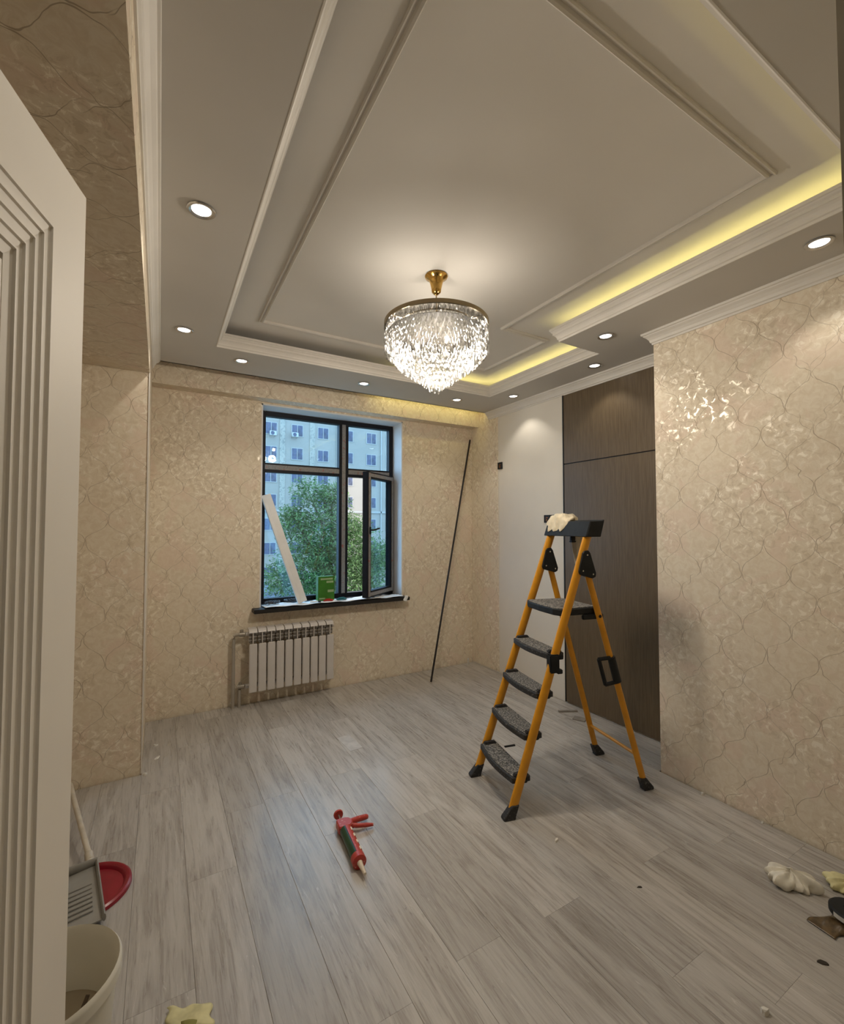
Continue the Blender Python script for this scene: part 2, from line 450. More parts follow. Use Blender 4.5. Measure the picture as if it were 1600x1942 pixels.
# ------------------------------------------------------------------ ceiling
tray = [(.30, 3.215), (2.588, 3.215), (2.588, 2.02), (2.20, 2.02), (2.20, .515), (.30, .515)]   # clockwise
struct('ceiling', box(B(), -.95, XR + .2, 0.0, TH, ZM, ZM + .12), 'plaster', 'raised flat white ceiling panel inside the tray')
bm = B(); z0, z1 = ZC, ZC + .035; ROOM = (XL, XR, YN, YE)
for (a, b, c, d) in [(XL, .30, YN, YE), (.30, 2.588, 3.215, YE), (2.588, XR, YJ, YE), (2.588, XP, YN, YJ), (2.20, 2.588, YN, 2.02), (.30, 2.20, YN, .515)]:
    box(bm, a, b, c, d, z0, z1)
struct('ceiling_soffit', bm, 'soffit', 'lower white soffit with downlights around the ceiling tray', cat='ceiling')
bm = B()    # closed back of the cove and of the curtain recess
sweep(bm, tray, [(-.17, ZC + .03), (-.17, ZM), (-.18, ZM), (-.18, ZC + .03)], True)
struct('trim_4', bm, 'plaster', 'upright back board inside the lit ceiling cove', cat='trim')
bm = B(); box(bm, XL, XR, YE - .015, YE, ZC, ZM)
struct('trim_5', bm, 'plaster', 'upright edge of the curtain recess before the window wall', cat='trim')
cove = [(0, ZC - .001), (.006, ZC - .001), (.008, ZC + .010), (.016, ZC + .014), (.018, ZC + .024), (.026, ZC + .034), (.036, ZC + .042), (.042, ZC + .044),
        (.043, ZC + .056), (.052, ZC + .062), (.056, ZC + .068), (.063, ZC + .070), (.064, ZC + .084), (.050, ZC + .084), (.030, ZC + .050), (.0, ZC + .036)]
cove = [(o_ * .74, z_) for o_, z_ in cove]
struct('trim_6', sweep(B(), tray, cove, True), 'mould', 'stepped white cove moulding around the ceiling tray opening', cat='moulding')
fr = [(.525, 3.0), (2.365, 3.0), (2.365, 2.265), (1.975, 2.265), (1.975, .748), (.525, .748)]
prof = [(0, ZM), (0, ZM - .010), (.006, ZM - .016), (.014, ZM - .016), (.018, ZM - .008), (.028, ZM - .008), (.034, ZM - .020), (.046, ZM - .024), (.054, ZM - .018), (.056, ZM - .006), (.056, ZM)]
prof = [(o_ * .58, ZM - (ZM - z_) * .75) for o_, z_ in prof]
struct('trim_7', sweep(B(), fr, prof, True), 'mould', 'double ridged moulding frame on the raised ceiling around the chandelier', cat='moulding')
cr = [(0, ZC - .072), (.006, ZC - .072), (.008, ZC - .062), (.014, ZC - .058), (.018, ZC - .044), (.028, ZC - .030), (.040, ZC - .020), (.043, ZC - .014), (.050, ZC - .012), (.052, ZC), (0, ZC)]
struct('trim_8', sweep(B(), [(XR, YE - .016), (XR, YJ), (XP, YJ), (XP, YN + .001)], cr), 'mould', 'white crown moulding along the top of the right walls', cat='moulding')
struct('trim_9', sweep(B(), [(XL, YN + .001), (XL, YE - .016)], cr), 'mould', 'white crown moulding along the left beam', cat='moulding')
LED = [((2.588, 3.215), (2.588, 2.02)), ((2.20, 2.02), (2.20, .515)), ((1.72, 3.215), (2.588, 3.215)), ((2.20, .515), (.9, .515))]
for i, (a, b) in enumerate(LED):
    a, b = Vector(a), Vector(b); d = (b - a).normalized(); nn = Vector((d.y, -d.x))
    bm = B(); sgn = -1
    q = [a + nn * -.035, b + nn * -.035, b + nn * -.047, a + nn * -.047]
    prism(bm, [(p.x, p.y) for p in q], ZC + .0355, ZC + .039)
    o = obj('led_strip', bm, 'led_dim' if i == 3 else 'led')
    tag(o, ['yellow glowing light strip in the cove near the brown cabinet', 'yellow glowing light strip in the cove along the forward right wall',
            'yellow glowing light strip in the far cove behind the chandelier', 'faint yellow light strip in the cove nearest the viewer'][i], 'led strip', 'cove light strips')
o = obj('led_strip', box(B(), 1.72, 2.90, YE + .001, YE + .006, ZC + .05, ZC + .06), 'led')
tag(o, 'yellow glowing light strip above the window wall beam', 'led strip', 'cove light strips')

# ------------------------------------------------------------------ brown cabinet front
cb = empty('cabinet_front', (XR, 2.16, 0)); tag(cb, 'tall dark brown veneered cabinet front set in the right wall', 'cabinet')
def cpart(name, y0, y1, z0, z1, mat, x0=-.018, x1=-.001): return obj(name, box(B(), x0, x1, y0 - 2.16, y1 - 2.16, z0, z1, .0015), mat, cb)
cpart('lower_panel', YJ + .004, 2.662, .012, 1.976, 'veneer'); cpart('upper_panel', YJ + .004, 2.662, 1.984, 2.562, 'veneer')
cpart('edge_strip', 2.664, 2.676, .008, 2.566, 'black_gap', -.020, -.001); cpart('backing', YJ + .003, 2.664, .01, 2.564, 'black_gap', -.006, -.0005)

# ------------------------------------------------------------------ window
wn = empty('window_1', (1.43, 4.2, .75)); tag(wn, 'black framed window with blue tinted panes and one casement ajar', 'window', kind='structure')
def wbox(name, x0, x1, y0, y1, z0, z1, mat, parent=wn, bev=.004):
    return obj(name, box(B(), x0 - 1.43, x1 - 1.43, y0 - 4.2, y1 - 4.2, z0 - .75, z1 - .75, bev), mat, parent)
WX0, WX1, WZ0, WZ1 = .748, 2.080, .765, 2.496
for nm, a in [('frame_side', (WX0, .800, 4.17, 4.24, WZ0, WZ1)), ('frame_side', (2.035, WX1, 4.17, 4.24, WZ0, WZ1)),
              ('frame_top', (.800, 2.035, 4.17, 4.24, 2.452, WZ1)), ('frame_bottom', (.800, 2.035, 4.17, 4.24, WZ0, .815)),
              ('mullion', (1.497, 1.588, 4.168, 4.24, .815, 2.452))]:
    o = wbox(nm, *a, 'frame')
    if nm == 'mullion': wbox('protective_tape', 1.524, 1.560, 4.164, 4.1678, .815, 2.452, 'tape', o, 0)
o = wbox('transom', .800, 1.497, 4.168, 4.24, 1.945, 2.028, 'frame'); wbox('protective_tape', .802, 1.495, 4.164, 4.1678, 1.970, 2.012, 'tape', o, 0)
o = wbox('transom', 1.588, 2.035, 4.168, 4.24, 1.945, 2.028, 'frame'); wbox('protective_tape', 1.59, 2.033, 4.164, 4.1678, 1.970, 2.012, 'tape', o, 0)
for x0, x1, z0, z1 in [(.800, 1.497, 2.028, 2.452), (1.588, 2.035, 2.028, 2.452), (.800, 1.497, .815, 1.945)]:
    wbox('pane', x0, x1, 4.204, 4.210, z0, z1, 'glass', wn, 0)
    g = wbox('gasket', x0, x0 + .012, 4.195, 4.204, z0, z1, 'frame', wn, 0)
cs = empty('casement', (2.052 - 1.43, 4.150 - 4.2, .0)); cs.parent = wn; cs.rotation_euler = (0, 0, R(36))
def cbox(name, x0, x1, y0, y1, z0, z1, mat, bev=.003): return obj(name, box(B(), x0, x1, y0, y1, z0 - .75, z1 - .75, bev), mat, cs)
L = .51; a0, a1 = .800, 1.968
cbox('stile', -L, -L + .062, -.025, .035, a0, a1, 'frame'); cbox('stile', -.062, 0, -.025, .035, a0, a1, 'frame')
cbox('rail', -L + .062, -.062, -.025, .035, a1 - .062, a1, 'frame'); cbox('rail', -L + .062, -.062, -.025, .035, a0, a0 + .062, 'frame')
for x0, x1, z0, z1 in [(-L + .012, -L + .044, a0 + .01, a1 - .01), (-.044, -.012, a0 + .01, a1 - .01), (-L + .044, -.044, a1 - .046, a1 - .014), (-L + .044, -.044, a0 + .014, a0 + .046)]:
    cbox('protective_tape', x0, x1, -.0285, -.0252, z0, z1, 'tape', 0)
cbox('pane', -L + .062, -.062, .002, .010, a0 + .062, a1 - .062, 'glass', 0)
bm = B(); box(bm, -L + .018, -L + .040, -.040, -.0285, 1.385 - .75, 1.455 - .75, .004); tube(bm, [(-L + .03, -.036, .675), (-L + .03, -.062, .675), (-L + .05, -.068, .676), (-L + .135, -.068, .690)], .0085, 8)
obj('handle', bm, 'blackplastic', cs, True)
sl = obj('window_sill', box(B(), .675, 2.118, 3.872, 4.169, .742, .775, .004), 'sill')
tag(sl, 'dark stone sill board projecting below the window', 'sill', kind='structure')
# ------------------------------------------------------------------ things on the sill
random.seed(3)
def sheet_z(u, v):
    return .7775 + .005 * (1 + math.sin(u * 31 + v * 7) * math.cos(v * 9 + u * 11)) + .004 * math.sin(u * 63 + v * 20) * math.sin(v * 17)
o = obj('paper_sheet', quadgrid(B(), lambda u, v: (.765 + 1.29 * u, 3.885 + (.17 + .03 * math.sin(u * 19)) * v, sheet_z(u, v) + .002), 70, 10), 'paperwhite', smooth=True)
solidify(o, .0012); tag(o, 'crumpled white paper sheet spread along the window sill', 'paper')
o = obj('paper_scrap', quadgrid(B(), lambda u, v: (2.050 + .04 * u + .008 * math.sin(6 * v), 3.868 - .003 * math.sin(3 * u), .790 - .050 * v - .01 * u * v), 4, 6), 'paperwhite', smooth=True)
solidify(o, .001); tag(o, 'small white paper flap hanging over the right end of the sill', 'paper')
# white trim board leaning in the window
bm = B(); p0, p1 = Vector((1.098, 3.975, .792)), Vector((.800, 4.100, 1.735))
d = (p1 - p0).normalized(); s = Vector((0, 1, 0)); s = (s - d * s.dot(d)).normalized(); w = d.cross(s)
def bar(bm, p0, p1, s, hs, w, hw, chamfer=.15):
    prof = [(-1, -1), (1, -1), (1, 1), (-1, 1)]
    A = [bm.verts.new(p0 + s * hs * a + w * hw * b) for a, b in prof]; C = [bm.verts.new(p1 + s * hs * a + w * hw * b) for a, b in prof]
    bm.faces.new(A[::-1]); bm.faces.new(C)
    for i in range(4): bm.faces.new((A[i], A[(i + 1) % 4], C[(i + 1) % 4], C[i]))
bar(bm, p0, p1, s, .011, w, .040); bar(bm, p0 + s * -.0 + w * .030 + d * .0, p1 + w * .030, s, .018, w, .012)
o = obj('trim_board', bm, 'foam'); bv = o.modifiers.new('bevel', 'BEVEL'); bv.width = .003; bv.segments = 2
tag(o, 'long white trim board leaning across the lower left window pane', 'board')
# green carton
bx = empty('carton', (1.312, 4.005, .7840), R(4)); tag(bx, 'green carton standing on the window sill before the glass', 'box')
obj('body', box(B(), -.078, .078, -.028, .028, 0, .222, .002), 'box_green', bx)
for (x0, x1, z0, z1) in [(-.055, .060, .190, .206), (0.0, .066, .162, .180), (.012, .070, .078, .100), (-.068, -.012, .018, .030)]:
    obj('printed_panel', box(B(), x0, x1, -.0288, -.0278, z0, z1), 'box_text', bx)
bm = B(); box(bm, -.045, .045, -.012, .012, 0, .014, .004); box(bm, -.028, .02, -.009, .009, .0142, .022, .003)
o = obj('spatula', bm, 'red_item', loc=(1.318, 3.935, .7890), rot=(0, 0, R(6))); tag(o, 'flat red plastic tool lying before the green carton', 'tool')
bm = B(); box(bm, -.05, .05, -.016, .016, 0, .012, .004); box(bm, -.03, .03, -.012, .012, .0122, .022, .003)
o = obj('tape_measure', bm, 'teal', loc=(1.448, 3.952, .7890), rot=(0, 0, R(12))); tag(o, 'flat teal plastic item beside the green carton', 'tool')
bm = B(); lathe(bm, [(0, 0), (.012, 0), (.013, .004), (.012, .012), (0, .013)], 12)
o = obj('bottle_cap', bm, 'cable', loc=(1.232, 3.915, .7895)); tag(o, 'small dark cap left of the red tool on the sill', 'cap')
bm = B(); tube(bm, [(1.150, 3.925, .798), (1.185, 3.920, .797), (1.215, 3.930, .797)], .008, 8)
o = obj('foam_offcut', bm, 'paperwhite', smooth=True); tag(o, 'short white offcut at the foot of the leaning board', 'offcut')
for i, (lx, ly) in enumerate([(.85, 4.02), (1.02, 4.06)]):
    bm = B(); pts = []
    for j in range(46):
        a = j * .62 + i; r = .045 + .02 * math.sin(j * 1.7 + i)
        pts.append((lx + 1.1 * r * math.cos(a), ly + r * math.sin(a) * .8, .793 + .012 * (1 + math.sin(j * 2.3)) ))
    tube(bm, pts, .0042, 6)
    o = obj('cable', bm, 'cable', smooth=True)
    tag(o, ['dark cable tangle in the left corner of the window sill', 'dark cable tangle just behind the leaning white board'][i], 'cable', 'cables on the sill')

# ------------------------------------------------------------------ radiator and pipes
rad = empty('radiator', (.985, 3.90, 0)); tag(rad, 'white ten section radiator on the wall under the window', 'radiator')
SW = .0712; RX0 = .632
sec = front = None
for i in range(10):
    cx = RX0 + SW * (i + .5) - .985
    if sec is None:
        bm = B(); h = SW / 2
        box(bm, -.014, .014, -.012, .028, .150, .600, .003)
        box(bm, -.0035, .0035, -.050, .028, .140, .606, .001)
        prism(bm, [(-.052, .598), (-.046, .612), (-.030, .624), (.030, .630), (.034, .622), (-.028, .612), (-.044, .596)], -h + .004, h - .004, 'x')
        for zz in (.532, .560, .585): box(bm, -h + .004, h - .004, -.030, .026, zz, zz + .003)
        so = obj('section', bm, 'rad', rad); so.location.x = cx; sec = so
        bm = B(); box(bm, -h + .005, h - .005, -.062, -.051, .124, .512, .005)
        fo = obj('front_plate', bm, 'rad', so); front = fo
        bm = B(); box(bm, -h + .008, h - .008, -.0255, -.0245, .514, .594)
        go = obj('grille_shadow_gap', bm, 'rad_dark', so); gap = go  # dark sheet painting the shade inside the grille
    else:
        so = sec.copy(); COL.objects.link(so); so.parent = rad; so.location.x = cx
        for src in (front, gap):
            c = src.copy(); COL.objects.link(c); c.parent = so
bm = B(); tube(bm, [(-.365, .008, .580), (.372, .008, .580)], .017, 12); obj('manifold', bm, 'rad', rad, True)
bm = B(); tube(bm, [(-.365, .008, .165), (.372, .008, .165)], .017, 12); obj('manifold', bm, 'rad', rad, True)
for bx0 in (-.30, .27): obj('bracket', box(B(), bx0, bx0 + .03, .029, .078, .56, .60), 'rad_dark', rad)
hp = empty('heating_pipe', (.530, 3.925, 0)); tag(hp, 'tall grey supply pipe bending into the radiator top left', 'pipe')
bm = B(); tube(bm, [(0, .0, -.006), (0, 0, .55), (.004, 0, .572), (.018, -.004, .583), (.040, -.012, .584), (.062, -.016, .583)], .0135, 12); obj('pipe_run', bm, 'pipe', hp, True)
bm = B(); tube(bm, [(.040, -.014, .584), (.084, -.017, .583)], .018, 10); tube(bm, [(.058, -.015, .590), (.058, -.015, .622)], .013, 10); obj('valve', bm, 'brass_valve', hp, True)
hp = empty('heating_pipe', (.578, 3.925, 0)); tag(hp, 'short grey return pipe into the radiator bottom left', 'pipe')
bm = B(); tube(bm, [(0, 0, -.006), (0, 0, .140), (.006, -.004, .158), (.022, -.016, .165), (.034, -.017, .165)], .0125, 12); obj('pipe_run', bm, 'pipe', hp, True)
bm = B(); tube(bm, [(-.012, -.006, .166), (.036, -.017, .165)], .018, 10); tube(bm, [(.004, -.010, .170), (.004, -.012, .200)], .012, 10); obj('valve', bm, 'brass_valve', hp, True)

# ------------------------------------------------------------------ black rod in the far corner
bm = B(); tube(bm, [(2.211, 3.633, .008), (2.905, 3.952, 2.40)], .0095, 8)
o = obj('curtain_rod', bm, 'rod', smooth=True); tag(o, 'thin black rod leaning into the far right corner', 'rod')

# ------------------------------------------------------------------ flush sockets on the right wall
def socket(y, z, label):
    e = empty('socket_box', (XR - .0035, y, z)); tag(e, label, 'socket', 'open socket boxes on the right wall')
    bm = B(); w = .034
    sweepbox = [(-w, -w), (w, -w), (w, w), (-w, w)]
    box(bm, -.006, 0, -w, w, w - .007, w); box(bm, -.006, 0, -w, w, -w, -w + .007); box(bm, -.006, 0, -w, -w + .007, -w, w); box(bm, -.006, 0, w - .007, w, -w, w)
    obj('rim', bm, 'blackplastic', e)
    obj('well', box(B(), -.003, -.001, -w + .007, w - .007, -w + .007, w - .007), 'black_gap', e)
    bm = B(); tube(bm, [(-.004, -.012, .010), (-.006, .008, .012), (-.006, .012, -.002), (-.006, -.010, -.008), (-.005, -.004, -.018), (-.004, .012, -.016)], .0035, 6); obj('wire', bm, 'copper', e, True)
socket(3.500, 2.068, 'open black socket box high beside the wallpaper strip')
socket(2.871, 1.524, 'open black socket box above the ladder, nearer the window')
socket(2.795, 1.524, 'open black socket box above the ladder, partly behind the cloth')

# ------------------------------------------------------------------ downlights
def downlight(x, y, label):
    e = empty('downlight', (x, y, ZC)); tag(e, label, 'downlight', 'recessed ceiling downlights')
    bm = B(); lathe(bm, [(.036, -.001), (.047, -.001), (.050, -.004), (.047, -.007), (.040, -.007), (.034, -.002)], 28, closed=True); obj('bezel', bm, 'chrome', e, True)
    bm = B(); lathe(bm, [(.040, -.0005), (.030, -.0022), (0, -.0022)], 24); obj('lens', bm, 'spotlens', e, True)
    l = bpy.data.lights.new('spot', 'SPOT'); l.energy = SPOT_W; l.color = (1, .93, .82); l.spot_size = R(104); l.spot_blend = .45; l.shadow_soft_size = .02
    lo = bpy.data.objects.new('spot_lamp', l); COL.objects.link(lo); lo.parent = e; lo.location = (0, 0, -.012)
for x, y, lb in [(.115, 1.842, 'left soffit downlight nearest the open door'), (.107, 3.030, 'left soffit downlight near the pier corner'),
                 (.486, 3.396, 'downlight in the far soffit, leftmost of three above the window wall'), (1.440, 3.430, 'downlight in the far soffit, middle one left of the chandelier'),
                 (2.375, 3.435, 'downlight in the far soffit just right of the chandelier tip'), (2.750, 3.080, 'downlight above the plain painted wall by the corner'),
                 (2.743, 2.191, 'downlight above the brown cabinet front'), (2.376, 1.813, 'downlight at the step in the ceiling tray'),
                 (2.362, .758, 'downlight above the forward right wall near the picture edge')]:
    downlight(x, y, lb)
for x, y, lb in [(.112, .655, 'unseen left soffit downlight added to light the open door'), (.900, .320, 'unseen downlight added in the soffit over the doorway'), (1.750, .320, 'unseen downlight added in the near soffit right of the doorway')]:
    downlight(x, y, lb)  # extra unseen fittings added to brighten the door and near floor

# ------------------------------------------------------------------ chandelier
CX, CY, RZ = 1.243, 1.985, 2.520
ch = empty('chandelier', (CX, CY, ZM)); tag(ch, 'round crystal chandelier with gold canopy hanging from the ceiling', 'chandelier')
def cz(z): return z - ZM
bm = B(); lathe(bm, [(0, 0), (.058, 0), (.061, -.004), (.058, -.010), (.044, -.018), (.036, -.030), (.030, -.055), (.026, -.075), (.024, -.088), (.016, -.096), (.009, -.102), (0, -.103)], 36)
obj('canopy', bm, 'gold', ch, True)
bm = B(); tube(bm, [(0, 0, -.10), (0, 0, cz(RZ - .02))], .004, 8)
obj('cord', bm, 'champagne', ch, True)
RR = .272
bm = B(); lathe(bm, [(RR - .006, cz(RZ)), (RR + .003, cz(RZ)), (RR + .003, cz(RZ - .020)), (RR - .006, cz(RZ - .020))], 72, closed=True)
obj('rim', bm, 'champagne', ch, True)
bm = B()
for k in range(6):
    a = k * math.pi / 3; tube(bm, [(0, 0, cz(RZ - .014)), ((RR - .004) * math.cos(a), (RR - .004) * math.sin(a), cz(RZ - .014))], .003, 6)
for r in (.06, .13, .20):
    lathe(bm, [(r - .003, cz(RZ - .017)), (r + .003, cz(RZ - .017)), (r + .003, cz(RZ - .012)), (r - .003, cz(RZ - .012))], 40, closed=True)
obj('inner_frame', bm, 'champagne', ch)
bm = B(); lathe(bm, [(0, cz(2.464)), (.256, cz(2.464)), (.256, cz(2.462)), (0, cz(2.462))], 40); obj('added_top_baffle', bm, 'plate', ch)  # black disc added to keep direct lamp light off the ceiling
for k in range(3):
    a = k * 2 * math.pi / 3 + .5; bx_, by_ = .10 * math.cos(a), .10 * math.sin(a)
    bm = B(); lathe(bm, [(0, .022), (.010, .018), (.014, .004), (.012, -.012), (0, -.020)], 12, (bx_, by_, cz(2.40))); obj('bulb', bm, 'bulb', ch, True)
def chand_lamp(x, y, z, w, rad):
    l = bpy.data.lights.new('chandelier_lamp', 'POINT'); l.energy = w; l.color = (1, .89, .75); l.shadow_soft_size = rad
    lo = bpy.data.objects.new('lamp', l); COL.objects.link(lo); lo.parent = ch; lo.location = (x, y, cz(z))
for k in range(3):
    a = k * 2 * math.pi / 3 + .2
    chand_lamp(.09 * math.cos(a), .09 * math.sin(a), 2.398, CHANDELIER_W * .265, .05)
    chand_lamp(.20 * math.cos(a + 1), .20 * math.sin(a + 1), 2.498, CHANDELIER_W * .0195, .02)
chand_lamp(0, 0, 2.218, CHANDELIER_W * .10, .010)
bm = B(); lathe(bm, [(0, cz(2.236)), (.055, cz(2.236)), (.055, cz(2.234)), (0, cz(2.234))], 32); obj('added_lower_baffle', bm, 'plate', ch)  # small disc added to shade the ceiling from the lower lamp
# crystals
def drop_mesh():
    bm = B(); k = 6
    prof = [(0, .020), (.0072, .008), (.0078, -.002), (.0055, -.012), (0, -.020)]
    lathe(bm, prof, k)
    me = bpy.data.meshes.new('crystal'); bmesh.ops.recalc_face_normals(bm, faces=bm.faces); bm.to_mesh(me); bm.free(); me.materials.append(M['crystal']); return me
dm = drop_mesh(); drops = []
tiers = [(.266, 2.350), (.236, 2.315), (.206, 2.288), (.176, 2.266), (.147, 2.246), (.118, 2.226), (.090, 2.206), (.063, 2.186), (.038, 2.166), (.015, 2.150)]
random.seed(11)
for ti, (r, zb) in enumerate(tiers):
    n = max(3, int(2 * math.pi * r / .0205))
    rows = 6 if ti == 0 else 5 if ti == 1 else 2
    for row in range(rows):
        z = zb + .020 + row * .0262
        if ti == 0: z = min(z, RZ - .034)
        for k in range(n):
            a = 2 * math.pi * (k + .5 * (row % 2) + .13 * ti) / n + random.uniform(-.02, .02)
            rr = r + random.uniform(-.004, .004)
            drops.append((rr * math.cos(a), rr * math.sin(a), z + random.uniform(-.005, .005), a + random.random(), r, row, ti))
view = Vector((-CX, -CY)).normalized()
def seen(d):
    f = (Vector((d[0], d[1])) / max(d[4], .02)).dot(view)
    if d[6] == 0: return 2.0 + f - .12 * d[5] if f > 0 else f
    return (1.6 + f) if (d[5] == 0 and f > -.1) else f - 2
order = sorted(range(len(drops)), key=lambda i: -seen(drops[i])); solo = set(order[:300])
bm = B()
for i, d in enumerate(drops):
    rot = Matrix.Rotation(d[3], 4, 'Z') @ Matrix.Rotation(random.uniform(-.12, .12), 4, 'X')
    if i in solo:
        o = bpy.data.objects.new('crystal', dm); COL.objects.link(o); o.parent = ch
        o.matrix_local = Matrix.Translation((d[0], d[1], cz(d[2]))) @ rot
    else:
        v0 = len(bm.verts); bm.from_mesh(dm); bm.verts.ensure_lookup_table()
        bmesh.ops.transform(bm, matrix=Matrix.Translation((d[0], d[1], cz(d[2]))) @ rot, verts=bm.verts[v0:])
o = obj('crystal_curtain', bm, 'crystal', ch); o['kind'] = 'stuff'

# ------------------------------------------------------------------ step ladder
ld = empty('step_ladder', (1.58, 1.9625, 0), math.atan2(-.224, .975)); tag(ld, 'orange yellow folding step ladder with black treads standing open', 'ladder')
def fx(z): return .356 * z
def fy(z): return .205 - .0219 * z
def bxp(z): return .840 - .2893 * z
for s in (-1, 1):
    bm = B(); tube(bm, [(fx(.045), s * fy(.045), .045), (fx(1.425), s * fy(1.425), 1.425)], 0.0145, 14, rad2=.0250, up=(1, 0, 0)); obj('front_rail', bm, 'ladder', ld, True)
    bm = B(); tube(bm, [(bxp(.045), s * .200, .045), (bxp(1.20), s * .1785, 1.20)], 0.0115, 12, rad2=.0190, up=(1, 0, 0)); obj('rear_rail', bm, 'ladder', ld, True)
    for nm, X, Y, dx in (('front', 0, s * .205, -1), ('rear', .84, s * .200, 1)):
        bm = B()
        top = [(-.021, -.0165), (.021, -.0165), (.021, .0165), (-.021, .0165)]
        base = [(-.024 + (-.018 if dx < 0 else 0), -.020), (.024 + (.018 if dx > 0 else 0), -.020), (.024 + (.018 if dx > 0 else 0), .020), (-.024 + (-.018 if dx < 0 else 0), .020)]
        sh = .025 * (1 if dx < 0 else -1)
        A = [bm.verts.new((X + a, Y + b, 0)) for a, b in base]; A2 = [bm.verts.new((X + a, Y + b, .012)) for a, b in base]
        T = [bm.verts.new((X + a + sh, Y + b, .066)) for a, b in top]
        bm.faces.new(A[::-1]); bm.faces.new(T)
        for p, q in ((A, A2), (A2, T)):
            for i in range(4): bm.faces.new((p[i], p[(i + 1) % 4], q[(i + 1) % 4], q[i]))
        o = obj('foot', bm, 'rubber', ld); o.modifiers.new('bevel', 'BEVEL').width = .004
    # hinge plate
    tri = [(.462, 1.322), (.488, 1.325), (.500, 1.310), (.536, 1.200), (.532, 1.180), (.514, 1.172), (.430, 1.196), (.424, 1.212), (.452, 1.310)]
    bm = B(); yy = s * fy(1.25); prism(bm, tri, yy - .0215, yy + .0215, 'y'); hpz = obj('hinge_plate', bm, 'blackplastic', ld); bv = hpz.modifiers.new('bevel', 'BEVEL'); bv.width = .004; bv.segments = 2
    for (hx, hz) in ((.478, 1.300), (.450, 1.215), (.514, 1.195)): obj('screw', tube(B(), [(hx, yy - .0240, hz), (hx, yy + .0240, hz)], .0044, 8), 'screw', hpz, True)
bm = B(); tube(bm, [(bxp(.193), -.196, .193), (bxp(.193), .196, .193)], .009, 10); obj('rear_brace', bm, 'ladder', ld, True)
# treads
for z in (.185, .388, .589, .786):
    w = fy(z) - .008; x0 = fx(z)
    out = [(x0 + .058, -w), (x0 + .058, w)] + [(x0 - .045 - .022 * math.sin(math.pi * k / 10), w - 2 * w * k / 10) for k in range(11)]
    bm = B(); prism(bm, out, z - .030, z, 'z'); t_ = obj('tread', bm, 'rubber', ld); bv = t_.modifiers.new('bevel', 'BEVEL'); bv.width = .005; bv.segments = 2
    inn = [(x0 + .050, -w + .012), (x0 + .050, w - .012)] + [(x0 - .036 - .020 * math.sin(math.pi * k / 10), (w - .014) * (1 - 2 * k / 10)) for k in range(11)]
    bm = B(); prism(bm, inn, z - .001, z + .003, 'z'); obj('grip_pad', bm, 'tread', t_)
    for s in (-1, 1):
        bm = B(); zz = z - .010; box(bm, x0 - .030, x0 + .046, *sorted((s * (fy(z) - .040), s * (fy(z) - .008))), zz - .028, zz + .024, .006); obj('tread_socket', bm, 'rubber', ld)
# platform
z = 1.010; x0 = fx(z); w = fy(z) - .004
out = [(x0 - .030, -w), (x0 - .055, -w + .05), (x0 - .062, 0), (x0 - .055, w - .05), (x0 - .030, w), (x0 + .205, w - .012), (x0 + .225, w - .04), (x0 + .225, -w + .04), (x0 + .205, -w + .012)]
bm = B(); prism(bm, out, z - .036, z, 'z'); pl = obj('platform', bm, 'blackplastic', ld); bv = pl.modifiers.new('bevel', 'BEVEL'); bv.width = .006; bv.segments = 2
bm = B(); prism(bm, [(x0 + (a - x0) * .92, b * .92) for a, b in out], z - .001, z + .003, 'z'); obj('grip_pad', bm, 'tread', pl)
for s in (-1, 1):
    bm = B(); box(bm, x0 + .10, x0 + .235, s * (w - .010) - .012, s * (w - .010) + .006, z - .062, z - .034, .005); tube(bm, [(x0 + .20, s * .165, z - .045), (x0 + .20, s * .196, z - .045)], .009, 10)
    obj('platform_arm', bm, 'blackplastic', pl)
# head: open tray with raised lip
hd = B()
sec_ = [(.466, 1.398), (.566, 1.398), (.592, 1.492), (.580, 1.492), (.560, 1.425), (.505, 1.425), (.520, 1.486), (.497, 1.486)]
prism(hd, sec_, -.203, .206, 'y')
for ye in (-.2045, .2005): prism(hd, [(.470, 1.400), (.564, 1.400), (.588, 1.488), (.500, 1.484)], ye, ye + .007, 'y')
h_ = obj('head_tray', hd, 'blackplastic', ld); h_.modifiers.new('bevel', 'BEVEL').width = .004
bm = B(); box(bm, .500, .530, -.030, -.010, 1.372, 1.400, .004); box(bm, .500, .530, -.034, -.006, 1.362, 1.374, .003); obj('hook', bm, 'blackplastic', h_)
# clamp on front rail, carry handle on rear rail
bm = B(); zc = .735; y_ = -fy(zc)
box(bm, fx(zc) - .026, fx(zc) + .030, y_ - .024, y_ + .020, zc - .045, zc + .050, .006); box(bm, fx(zc) + .025, fx(zc) + .055, y_ - .020, y_ + .010, zc + .022, zc + .046, .003); box(bm, fx(zc) + .020, fx(zc) + .050, y_ - .020, y_ + .010, zc - .052, zc - .030, .003)
obj('rail_clamp', bm, 'blackplastic', ld)
bm = B(); zc = .665; X_ = bxp(zc); sl_ = -.2893
def hq(dx, dz): return (X_ + dx + sl_ * dz, -.196, zc + dz)
hb = [hq(-.085, .062), hq(-.085, -.085)]
for a, b in [(hq(-.082, .070), hq(-.082, -.070)), (hq(-.082, -.070), hq(-.010, -.062)), (hq(-.082, .070), hq(-.010, .072))]:
    tube(bm, [a, b], .011, 8)
tube(bm, [hq(0, .075), hq(0, -.065)], .015, 10, rad2=.024, up=(1, 0, 0))
obj('carry_handle', bm, 'blackplastic', ld, True)
bm = B(); box(bm, fx(.2) + .055, fx(.2) + .12, .085, .097, .195, .201); o = obj('latch_strap', bm, 'blackplastic', ld)

